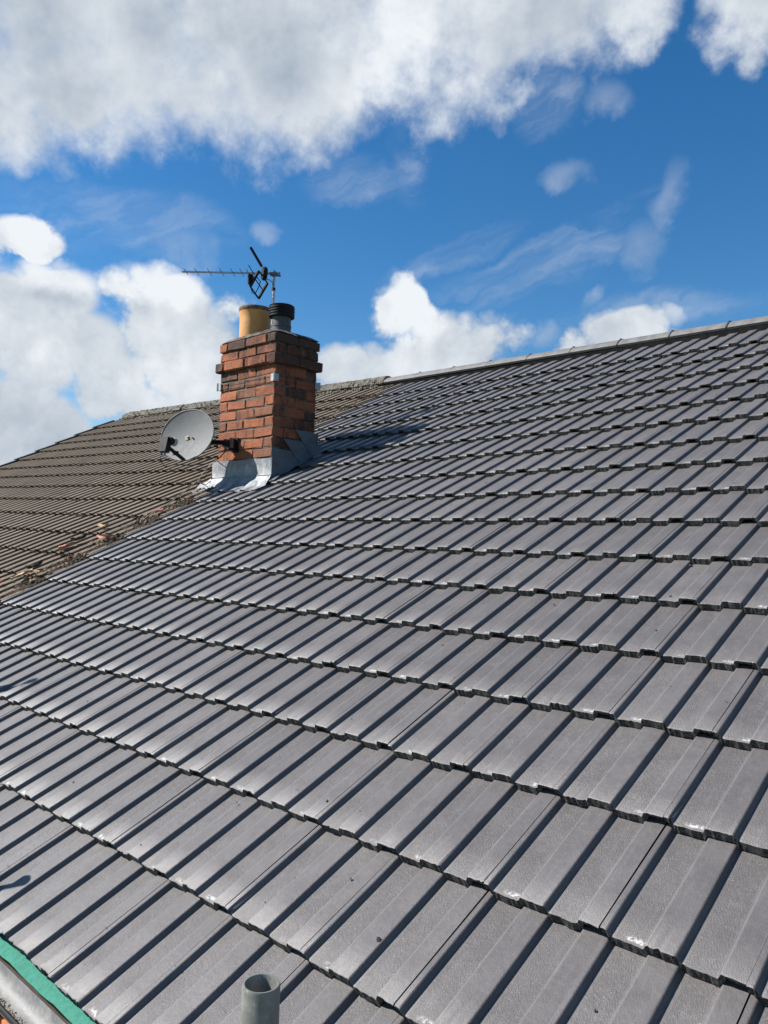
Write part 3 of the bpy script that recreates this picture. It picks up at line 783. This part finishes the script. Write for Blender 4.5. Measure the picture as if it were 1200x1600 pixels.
# lead: front apron (upstand, skirt dressed over the ribs) and stepped side pieces
zf = lambda y: (CHY0 + y) * math.tan(TH) - CHZ0        # roof height above the chimney foot at distance y behind the front
ap = MB(); na = 90
for i in range(na + 1):
    x = -CW_ - 0.055 + (CW_ + 0.075) * i / na
    up_ = ch(x, -0.010, 0.165 + 0.004 * math.sin(x * 17)); lo = ch(x, -0.014, 0.03)
    row = [ch(x, -0.002, 0.168 + 0.004 * math.sin(x * 17)), up_, ch(x, -0.012, 0.095), lo]
    ys = [-0.03, -0.06, -0.10, -0.145, -0.19]
    for q, yy in enumerate(ys):
        k = min(1.0, (q + 0.6) / 2.2)
        s_ = (CHY0 + yy) / CT
        # tile surface under the skirt
        kk = max(i2 for i2 in range(18) if S[i2] <= s_ + 0.02)
        hsurf = rib_h(x + CHX1 + 30.0) * k * 0.8 - 0.07 * max(0.0, s_ - S[kk]) * 1.0
        xr = x - 0.13 * k * max(0.0, (-x - 0.50) / (CW_ - 0.44)) + 0.03 * k * max(0.0, (x + 0.1) / 0.12)
        hsurf = rib_h(xr + CHX1 + 30.0) * k * 0.8 - 0.089 * max(0.0, s_ - S[kk]) * 0.8
        w = p2w(xr + CHX1, s_, hsurf + 0.007 + 0.002 * math.sin(xr * 61 + q))
        if q == 0: w.z += 0.010
        row.append(w - CO)
    b_ = len(ap.v); ap.v += row
    if i:
        n = len(row)
        for q in range(n - 1): ap.f.append((b_ - n + q, b_ - n + q + 1, b_ + q + 1, b_ + q))
ap.build('apron_flashing', M['lead'], chim, True, 50)['label'] = 'bright silvery lead apron across the front'
crease = MB(); crease.tube([ch(-CW_ - 0.05, -0.020, 0.026), ch(0.015, -0.020, 0.026)], 0.004, 6); crease.build('lead_fold', M['lead'], chim)
def side_lead(pts, off, name='step_flashing'):
    mb = MB(); m = len(pts)
    mb.v += [ch(off, y, z) for y, z in pts] + [ch(off - 0.004, y, z) for y, z in pts]
    mb.f.append(tuple(range(m))); mb.f.append(tuple(reversed(range(m, 2 * m))))
    for q in range(m): mb.f.append((q, m + q, m + (q + 1) % m, (q + 1) % m))
    mb.build(name, M['shadelead'], chim)
def yz(px, py):
    w = at_x(px, py, CHX1 + 0.01); return (w.y - CHY0, w.z - CHZ0)
A1, A2 = yz(424, 699), yz(457, 705); B1, B2 = yz(442, 685), yz(476, 691); C1, C2 = yz(460, 671), yz(493, 678)
low = lambda y: zf(y) + 0.0
side_lead([(-0.012, -0.02), (-0.012, A1[1]), (A2[0], A2[1]), (A2[0] + 0.105, low(A2[0] + 0.105)), (0.10, low(0.10) - 0.01)], 0.010)
side_lead([(B1[0], B1[1]), (B2[0], B2[1]), (B2[0] + 0.09, low(B2[0] + 0.09)), (B1[0] + 0.18, low(B1[0] + 0.18))][::-1], 0.016)
side_lead([(C1[0], C1[1]), (CD_ + 0.02, C2[1]), (CD_ + 0.02, low(CD_ + 0.02)), (C1[0] + 0.19, low(C1[0] + 0.19))][::-1], 0.022)
so = MB()      # soaker edge where the side lead turns onto the tiles
for i in range(21):
    y = -0.03 + (CD_ + 0.10) * i / 20; z = zf(y) + 0.004 + 0.005 * math.sin(y * 40)
    so.v += [ch(0.004, y, z + 0.03), ch(0.012, y, z), ch(0.075, y, z - 0.004)]
    if i:
        b_ = len(so.v)
        for q in range(2): so.f.append((b_ - 6 + q, b_ - 3 + q, b_ - 2 + q, b_ - 5 + q))
so.build('side_gutter_lead', M['shadelead'], chim, True)

# ------------------------------------------------------------------ television aerial
mast_w = ch(-0.70, 0.505, 0) + CO
aer = empty('television_aerial', (mast_w.x, mast_w.y, CHZ0 + 0.55), 'thin metal television aerial with black reflector grid on a mast behind the chimney', 'aerial')
AO = Vector(aer.location)
bt = at_y(430.5, 428.5, mast_w.y)           # boom height on the mast
mz = bt.z
m_ = MB(); m_.tube([(0, 0, 0), (0, 0, mz - AO.z + 0.03)], 0.0135, 12); mast = m_.build('mast', M['alu'], aer, True, 40)
mc = MB(); mc.tube([(0, 0, mz - AO.z - 0.150), (0, 0, mz - AO.z - 0.125)], 0.0165, 12); mc.build('tape_band', M['black'], mast, True, 40)
BD = Vector((-RIGHT.x, -RIGHT.y, 0)).normalized(); BS = Vector((-BD.y, BD.x, 0)); ZU = Vector((0, 0, 1))
if BS.dot(FWD) > 0: BS = -BS                # towards the viewer
BC = Vector((mast_w.x, mast_w.y, mz)) - AO + BS * 0.028
dep = (Vector((mast_w.x, mast_w.y, mz)) - CAMW).dot(FWD); PXM = dep / FPX     # metres per photo pixel at the mast
LB = (431 - 288) * PXM; RB_ = 8 * PXM
DR = -0.012                                 # the boom droops a little
def bp(t, side=0.0, h=0.0): return BC + BD * t + BS * side + ZU * (h + DR * t)
bm_ = MB()
Mb = Matrix((BD + ZU * DR, BS, ZU)).transposed().to_3x3()
bm_.box((bp((LB - RB_) / 2)), (LB + RB_, 0.014, 0.014), Mb); boom = bm_.build('boom', M['alu'], aer)
cb = MB(); cb.box(bp(0.0, -0.014), (0.075, 0.05, 0.022), Mb); cb.box(bp(-0.02, -0.014, -0.012), (0.085, 0.04, 0.008), Mb); cb.tube([bp(0, -0.028, -0.01), bp(0, -0.028, 0.03)], 0.016, 10); clampo = cb.build('clamp', M['steel'], aer)
nb = MB(); nb.tube([bp(0.005, -0.03, 0.02), bp(0.005, -0.03, 0.045)], 0.006, 6); nb.tube([bp(-0.05, 0.01, -0.005), bp(-0.055, 0.01, 0.012)], 0.008, 6); nb.build('bolt', M['steel'], clampo)
for px, L in ((294, 0.125), (311, 0.145), (331, 0.155), (350, 0.160), (367, 0.165), (381, 0.160), (391, 0.150)):
    e = MB(); t = (431 - px) * PXM * 1.0; e.tube([bp(t, -L * 0.62, 0.002), bp(t, L * 0.62, 0.002)], 0.0034, 6); e.build('director', M['steel'], aer)
def apx(px, py, side=0.0):                   # photo pixel on the aerial's own vertical plane, pushed sideways towards the viewer
    v = ray(px, py); n_ = BS; c_ = Vector((mast_w.x, mast_w.y, mz)) + BS * (0.028 + side)
    return CAMW + v * ((c_ - CAMW).dot(n_) / v.dot(n_)) - AO
ur = MB(); ur.tube([apx(391.5, 386.5, 0.05), apx(409, 416.5, 0.02)], 0.013, 8); 
ur.tube([apx(391.5, 387.5, -0.16), apx(391.5, 387.5, 0.05)], 0.006, 6); ur.tube([apx(400, 402, -0.16), apx(400, 402, 0.04)], 0.004, 6); ur.tube([apx(391.5, 387, -0.16), apx(408, 415, -0.14)], 0.008, 8)
ur.build('upper_reflector', M['black'], aer, True, 40)
lr = MB()
q1, q2, q3, q4 = (404.5, 423.0), (391, 447.5), (404, 466.5), (418, 442.5)
lr.tube([apx(*q1, 0.08), apx(*q2, 0.08)], 0.015, 8); lr.tube([apx(*q4, -0.04), apx(*q3, -0.04)], 0.014, 8)
lr.tube([apx(*q2, 0.08), apx(*q3, -0.04)], 0.008, 6); lr.tube([apx(*q1, 0.08), apx(*q4, -0.04)], 0.007, 6)
lr.tube([apx(398, 435, 0.08), apx(412, 455, -0.04)], 0.005, 6); lr.build('lower_reflector', M['black'], aer, True, 40)
dp = MB()
Md = Matrix((BD, BS, ZU)).transposed().to_3x3()
dp.lathe([(0.0, -0.020), (0.050, -0.020), (0.056, -0.010), (0.056, 0.010), (0.050, 0.020), (0.0, 0.020)], (0, 0, 0), 20)
Rr = Matrix.Rotation(math.radians(90), 3, 'Y')
tilt = Matrix((BD, BS, ZU)).transposed().to_3x3() @ Matrix.Rotation(math.radians(24), 3, 'Z') @ Rr
dp.v = [apx(413, 427.5, 0.02) + tilt @ Vector((p.x * 1.12, p.y, p.z)) for p in dp.v]; dipole = dp.build('balun_disc', M['black'], aer, True, 40)
d2 = MB(); d2.box(apx(393, 436, 0.04), (0.030, 0.05, 0.075), Md); d2.tube([apx(389, 428, 0.09), apx(389, 444, 0.09)], 0.012, 8); d2.build('dipole_box', M['black'], aer)
d3 = MB()
loop = [(387, 414), (389.5, 416), (394, 424), (401, 433), (407, 440), (404, 449), (398, 460), (394, 457), (391, 448)]
d3.tube([apx(*p, 0.03) for p in loop], 0.0045, 6); d3.build('dipole_loop', M['black'], aer, True)
cbm = MB(); cbm.tube([apx(417, 436, 0.02), apx(422, 438, 0.02), apx(426, 442, 0.01), apx(428.5, 448, -0.03), apx(428, 470, -0.03)], 0.0035, 6); cbm.build('cable', M['black'], aer, True)
# lashing: wires round the stack with corner plates, and the cradle that holds the mast
zl = 0.805
for dz in (0.0, 0.035):
    w_ = MB(); p = 0.012
    pts = [(p, -p), (p, CD_ + p), (-CW_ - p, CD_ + p), (-CW_ - p, -p), (p, -p)]
    w_.tube([ch(x, y, zl + dz) + CO - AO for x, y in pts], 0.0016, 6); w_.build('lashing_wire', M['darkwire'], aer)
for x, y in ((0, 0), (0, CD_), (-CW_, 0), (-CW_, CD_)):
    k = MB(); sx = 1 if x == 0 else -1; sy = -1 if y == 0 else 1; c = ch(x, y, zl + 0.017) + CO - AO
    k.box(c + Vector((-sx * 0.008, sy * 0.014, 0)), (0.042, 0.008, 0.062)); k.box(c + Vector((sx * 0.014, -sy * 0.008, 0)), (0.008, 0.042, 0.060))
    k.tube([c + Vector((sx * 0.016, sy * 0.018, -0.034)), c + Vector((sx * 0.016, sy * 0.018, 0.034))], 0.009, 6); k.build('corner_plate', M['white'], aer)
cr = MB(); cr.box(ch(-0.70, CD_ + 0.02, zl + 0.017) + CO - AO, (0.06, 0.03, 0.14)); cr.box(ch(-0.70, CD_ + 0.045, zl + 0.017) + CO - AO, (0.03, 0.04, 0.03)); cr.build('cradle', M['steel'], aer)

# ------------------------------------------------------------------ satellite dish
dc = at_y(293.5, 680.5, CHY0 - 0.30)
wallp = at_y(368, 696, CHY0 - 0.004)
dish = empty('satellite_dish', wallp, 'grey oval satellite dish on a black bracket at the left of the chimney', 'satellite dish')
DO = Vector(dish.location); DC = dc - DO
DN = Vector((0.20, -0.93, 0.22)).normalized(); DX = Vector((0, 0, 1)).cross(DN).normalized(); DY = DN.cross(DX)
DX = -DX if DX.dot(RIGHT) < 0 else DX
if DY.z < 0: DY = -DY
pm_ = dc - CAMW; DPX = pm_.dot(FWD) / FPX
AW, AH = 0.305, 0.228
refl = MB(); nr, ns = 9, 48
roll = math.radians(-6)
def dpt(u, v, w): 
    uu = u * math.cos(roll) - v * math.sin(roll); vv = u * math.sin(roll) + v * math.cos(roll)
    return DC + DX * uu + DY * vv + DN * w
for sgn, thick in ((1, 0.0), (-1, -0.006)):
    for k in range(nr + 1):
        t = k / nr
        for q in range(ns):
            a = 2 * math.pi * q / ns; refl.v.append(dpt(AW * t * math.cos(a), AH * t * math.sin(a), 0.050 * t * t - 0.035 + thick))
b2 = (nr + 1) * ns
for k in range(nr):
    for q in range(ns):
        q2 = (q + 1) % ns; refl.f.append((k * ns + q, k * ns + q2, (k + 1) * ns + q2, (k + 1) * ns + q)); refl.f.append((b2 + k * ns + q, b2 + (k + 1) * ns + q, b2 + (k + 1) * ns + q2, b2 + k * ns + q2))
for q in range(ns):
    q2 = (q + 1) % ns; refl.f.append((nr * ns + q, nr * ns + q2, b2 + nr * ns + q2, b2 + nr * ns + q))
reflector = refl.build('reflector', M['dish'], dish, True, 60)
rim = MB(); rim.tube([dpt(AW * math.cos(2 * math.pi * q / 48), AH * math.sin(2 * math.pi * q / 48), 0.012) for q in range(49)], 0.006, 6, caps=False); rim.build('rim', M['dish'], reflector, True)
for u, v in ((0.035, -0.01), (-0.02, -0.01), (0.005, -0.145), (0.055, -0.14)):
    k = MB(); k.tube([dpt(u, v, -0.034), dpt(u, v, -0.020)], 0.007, 8); k.build('bolt', M['black'], reflector)
st = MB(); st.lathe([(0.0, 0.002), (0.022, 0.002)], (0, 0, 0), 14); Ms = Matrix((DX, DY, DN)).transposed().to_3x3(); st.v = [dpt(-0.035, -0.012, -0.030) + Ms @ p for p in st.v]; st.build('sticker', M['yellow'], reflector)
lnb = at_y(258, 693, CHY0 - 0.52) - DO
root_ = dpt(0.045, -0.215, 0.012)
arm = MB(); mid = root_.lerp(lnb, 0.85) + Vector((0, 0, -0.008)); arm.tube([root_, root_.lerp(mid, 0.5), mid], 0.016, 4); arm.box(root_.lerp(mid, 0.5), (0.035, 0.035, 0.035)); armo = arm.build('feed_arm', M['black'], dish)
lb = MB(); Ml = Matrix((DX, DY, DN)).transposed().to_3x3()
lb.box(lnb + Vector((0, 0, -0.012)), (0.085, 0.125, 0.052), Ml); lb.tube([lnb + DX * 0.03 + DY * 0.03, lnb + DX * 0.03 + DY * 0.035 - DN * 0.045], 0.030, 14); lb.tube([lnb.lerp(mid, 0.3), mid], 0.02, 8); lnbo = lb.build('receiver_head', M['black'], dish)
lc = MB(); lc.tube([lnb + DX * 0.03 + DY * 0.034 - DN * 0.045, lnb + DX * 0.03 + DY * 0.035 - DN * 0.075], 0.034, 16); lc.build('feed_cap', M['white'], lnbo, True, 40)
pc = MB(); pc.tube([lnb + DY * -0.075 + DX * -0.02, lnb + DY * -0.10 + DX * -0.02], 0.013, 8); pc.tube([lnb + DY * -0.075 + DX * 0.015, lnb + DY * -0.095 + DX * 0.015], 0.012, 8); pc.build('connector', M['steel'], lnbo)
# bracket from wall plate to the back of the dish
bk = MB(); bc = dpt(0.02, -0.02, -0.085)
elb = Vector((0.0, -0.115, 0.01))
bk.tube([Vector((0, -0.02, 0)), elb, elb.lerp(bc, 0.35), bc], 0.021, 10); bk.box(bc, (0.10, 0.12, 0.06), Ml); bko = bk.build('mounting_arm', M['black'], dish, True, 40)
wp = MB(); wp.box((0, -0.006, 0), (0.085, 0.012, 0.125)); wp.box((0.0, -0.03, 0), (0.05, 0.045, 0.10)); wp.build('wall_plate', M['black'], dish)
sb = MB(); sb.box((-0.03, -0.075, 0.01), (0.035, 0.035, 0.07)); sb.box((0.028, -0.062, 0.012), (0.012, 0.03, 0.085)); sb.build('clamp_plate', M['steel'], bko)
def wpt(px, py, dy): return at_y(px, py, CHY0 + dy) - DO
cab = MB(); cab.tube([wpt(250, 712, -0.52), wpt(252, 722, -0.51), wpt(258, 729, -0.48), wpt(275, 726, -0.44), wpt(300, 727, -0.36), wpt(325, 724, -0.28), wpt(345, 714, -0.16), wpt(355, 701, -0.06)], 0.0035, 6); cab.build('feed_cable', M['black'], dish, True)
cab = MB(); cab.tube([wpt(335, 697, -0.20), wpt(341, 700, -0.14), wpt(350, 695, -0.08), wpt(356, 690, -0.05)], 0.0035, 6); cab.build('feed_cable', M['black'], dish, True)

# pale lead-in cable trailing from the bracket down the old roof
def oldroof_px(px, py, n=0.01):
    P0 = OLD_M @ Vector((-3, 0, n)); nn = (OLD_M.to_3x3() @ Vector((0, 0, 1))); v = ray(px, py); return CAMW + v * ((P0 - CAMW).dot(nn) / v.dot(nn))
cc = MB(); pts = [at_y(357, 701, CHY0 - 0.05), at_y(341, 717, CHY0 - 0.10), oldroof_px(327, 727), oldroof_px(318, 738), oldroof_px(311, 749), oldroof_px(296, 762), oldroof_px(278, 776), oldroof_px(262, 788), oldroof_px(240, 800), oldroof_px(224, 812)]
cc.tube(pts, 0.004, 6); tag(cc.build('cable', M['cable'], None, True), 'thin pale cable trailing from the dish bracket down the old roof', 'cable')
cc = MB(); pts = [at_y(331, 742, CHY0 - 0.03), oldroof_px(330, 751), oldroof_px(322, 757), oldroof_px(311, 754), oldroof_px(312, 748), oldroof_px(321, 747)]
cc.tube(pts, 0.004, 6); tag(cc.build('cable', M['black'], None, True), 'short black loop of cable lying beside the lead apron', 'cable')

# ------------------------------------------------------------------ debris in the seam
def shard(name, px, py, L, Wd, th, yaw, mat, label, cat, lift=0.018, bend=0.0):
    w = oldroof_px(px, py, lift); rr = random.Random(int(px * 7 + py)); L *= 0.8; Wd *= 0.8
    V = []; m = 7
    for side in (1, -1):
        for q in range(m):
            t = q / (m - 1) - 0.5; hw = Wd / 2 * (1 - abs(t) * rr.uniform(0.6, 1.5)) + 0.002
            V += [Vector((t * L, hw * rr.uniform(0.6, 1.2), side * th / 2 + bend * t * t + rr.uniform(-1, 1) * th * 0.3)), Vector((t * L, -hw * rr.uniform(0.6, 1.2), side * th / 2 + bend * t * t + rr.uniform(-1, 1) * th * 0.3))]
    F = []; n = 2 * m
    for q in range(m - 1):
        a = 2 * q; F += [(a, a + 1, a + 3, a + 2), (n + a, n + a + 2, n + a + 3, n + a + 1), (a, a + 2, n + a + 2, n + a), (a + 1, n + a + 1, n + a + 3, a + 3)]
    F += [(0, n, n + 1, 1), (n - 2, n - 1, 2 * n - 1, 2 * n - 2)]
    o = mesh_obj(name, V, F, mat)
    o.matrix_world = Matrix.Translation(w) @ Matrix.Rotation(TH, 4, 'X') @ Matrix.Rotation(yaw, 4, 'Z') @ Matrix.Rotation(rr.uniform(-0.35, 0.1), 4, 'X')
    return tag(o, label, cat)
shard('tile_fragment', 248, 798, 0.10, 0.07, 0.016, 0.5, M['red'], 'pink-red clay fragment in the seam, nearest the chimney', 'fragment', 0.022)
shard('tile_fragment', 104, 852, 0.15, 0.10, 0.018, 0.9, M['red'], 'pink-red clay fragment midway along the mossy seam', 'fragment', 0.022)
shard('tile_fragment', 161, 839, 0.16, 0.06, 0.012, 0.2, M['red'], 'orange-red clay sliver beside the first grey tiles', 'fragment', 0.02, 0.06)
shard('wood_splinter', 162, 822, 0.17, 0.045, 0.010, 0.1, M['tan'], 'pale curled splinter above the orange-red sliver in the seam', 'splinter', 0.02, 0.06)
shard('wood_splinter', 34, 897, 0.20, 0.05, 0.012, 1.2, M['tan'], 'pale pointed splinter low in the seam towards the left edge', 'splinter', 0.03)
shard('wood_splinter', 64, 893, 0.15, 0.06, 0.012, 0.4, M['tan'], 'pale crumpled splinter touching the grey tiles at the seam', 'splinter', 0.026, 0.06)
shard('tile_fragment', 2, 906, 0.10, 0.05, 0.012, 0.2, M['red'], 'pink clay fragment at the left edge of the photo', 'fragment', 0.022)
shard('tile_fragment', 124, 841, 0.16, 0.06, 0.02, 0.8, M['old_end'], 'dark brown broken tile piece lying across the seam', 'fragment', 0.03, 0.06)
shard('tile_fragment', 54, 884, 0.16, 0.06, 0.02, 0.7, M['old_end'], 'dark brown broken tile piece beside the two pale splinters', 'fragment', 0.03, 0.06)

V, Fc = [], []; rr = random.Random(52)          # dead leaves and bark scraps lodged in the seam
for _ in range(170):
    s_ = rr.uniform(1.15, 3.3); x_ = -2.78 - abs(rr.gauss(0, 0.13)); c = oldpt(x_, s_, -0.004 + rr.uniform(0, 0.012)); an = rr.uniform(0, 3.14); L = rr.uniform(0.008, 0.03); w_ = L * rr.uniform(0.15, 0.5)
    a = p2w(math.cos(an), math.sin(an), rr.uniform(-0.3, 0.5)).normalized() * L; b_ = p2w(-math.sin(an), math.cos(an), rr.uniform(-0.4, 0.4)).normalized() * w_
    i = len(V); V += [c - a, c - b_ + NRM * L * 0.15, c + a, c + b_, c + NRM * 0.004 * rr.random()]; Fc += [(i, i + 1, i + 4), (i + 1, i + 2, i + 4), (i + 2, i + 3, i + 4), (i + 3, i, i + 4)]
tag(mesh_obj('litter', V, Fc, M['litter']), 'brown scraps of dead leaf and bark lodged in the mossy seam', 'litter', kind='stuff')
# loose crumbs on the new tiles
sp = []; rr = random.Random(77)
for _ in range(260):
    x = rr.uniform(-2.6, 3.0); k = rr.randrange(0, 14); s = S[k] + rr.uniform(0.03, 0.31); u = x % 0.3
    sp.append((p2w(x, s, rib_h(u) - 0.07 * (s - S[k]) + 0.001), min(0.006, 0.001 + rr.expovariate(750)), NRM))
tag(clumps('crumbs', sp, M['crumb'], 6), 'loose dark crumbs scattered over the new grey tiles', 'crumbs', kind='stuff')

# ------------------------------------------------------------------ scaffold at the eaves: open-ended standards and the boards they carry
def standard(x, y, z, label):
    mb = MB(); R0, R1 = 0.02415, 0.0203; h0 = GZ
    mb.lathe([(R0, GZ - z), (R0, -0.003), (R0 - 0.0012, 0.0), (R1 + 0.0008, 0.0), (R1, -0.002), (R1, -0.35), (0.0, -0.35)], (0, 0, 0), 40)
    o = mb.build('scaffold_tube', M['tube'], None, True, 35); o.location = (x, y, z)
    return tag(o, label, 'scaffold tube', 'scaffold tubes along the eaves')
tt = CAMW + ray(408.5, 1536) * 1.01
standard(tt.x, tt.y, tt.z, 'open-topped grey scaffold tube standing at the bottom of the photo')
def shadow_top(px, py, y=-0.30):            # top of a tube at distance y whose shadow ends at this spot on the roof
    w = p2w(*on_roof(px, py, -0.015), -0.015); return w - LDIR * ((w.y - y) / LDIR.y)
q1_, q2_ = shadow_top(40, 1376), shadow_top(54, 1063)
standard(q1_.x, q1_.y, q1_.z, 'grey scaffold tube beyond the left edge, casting the short shadow on the eaves')
standard(q2_.x, q2_.y, q2_.z, 'tall grey scaffold tube beyond the left edge, casting the upper faint shadow')
for i in range(5):
    mb = MB(); mb.box((0, 0, 0), (8.0, 0.222, 0.038)); o = mb.build('scaffold_board', M['board']); o.location = (2.0, -0.46 - i * 0.228, -0.48)
    tag(o, 'timber scaffold board, ' + ['nearest the wall', 'second from the wall', 'third from the wall', 'fourth from the wall', 'farthest from the wall'][i], 'board', 'scaffold boards of the platform')
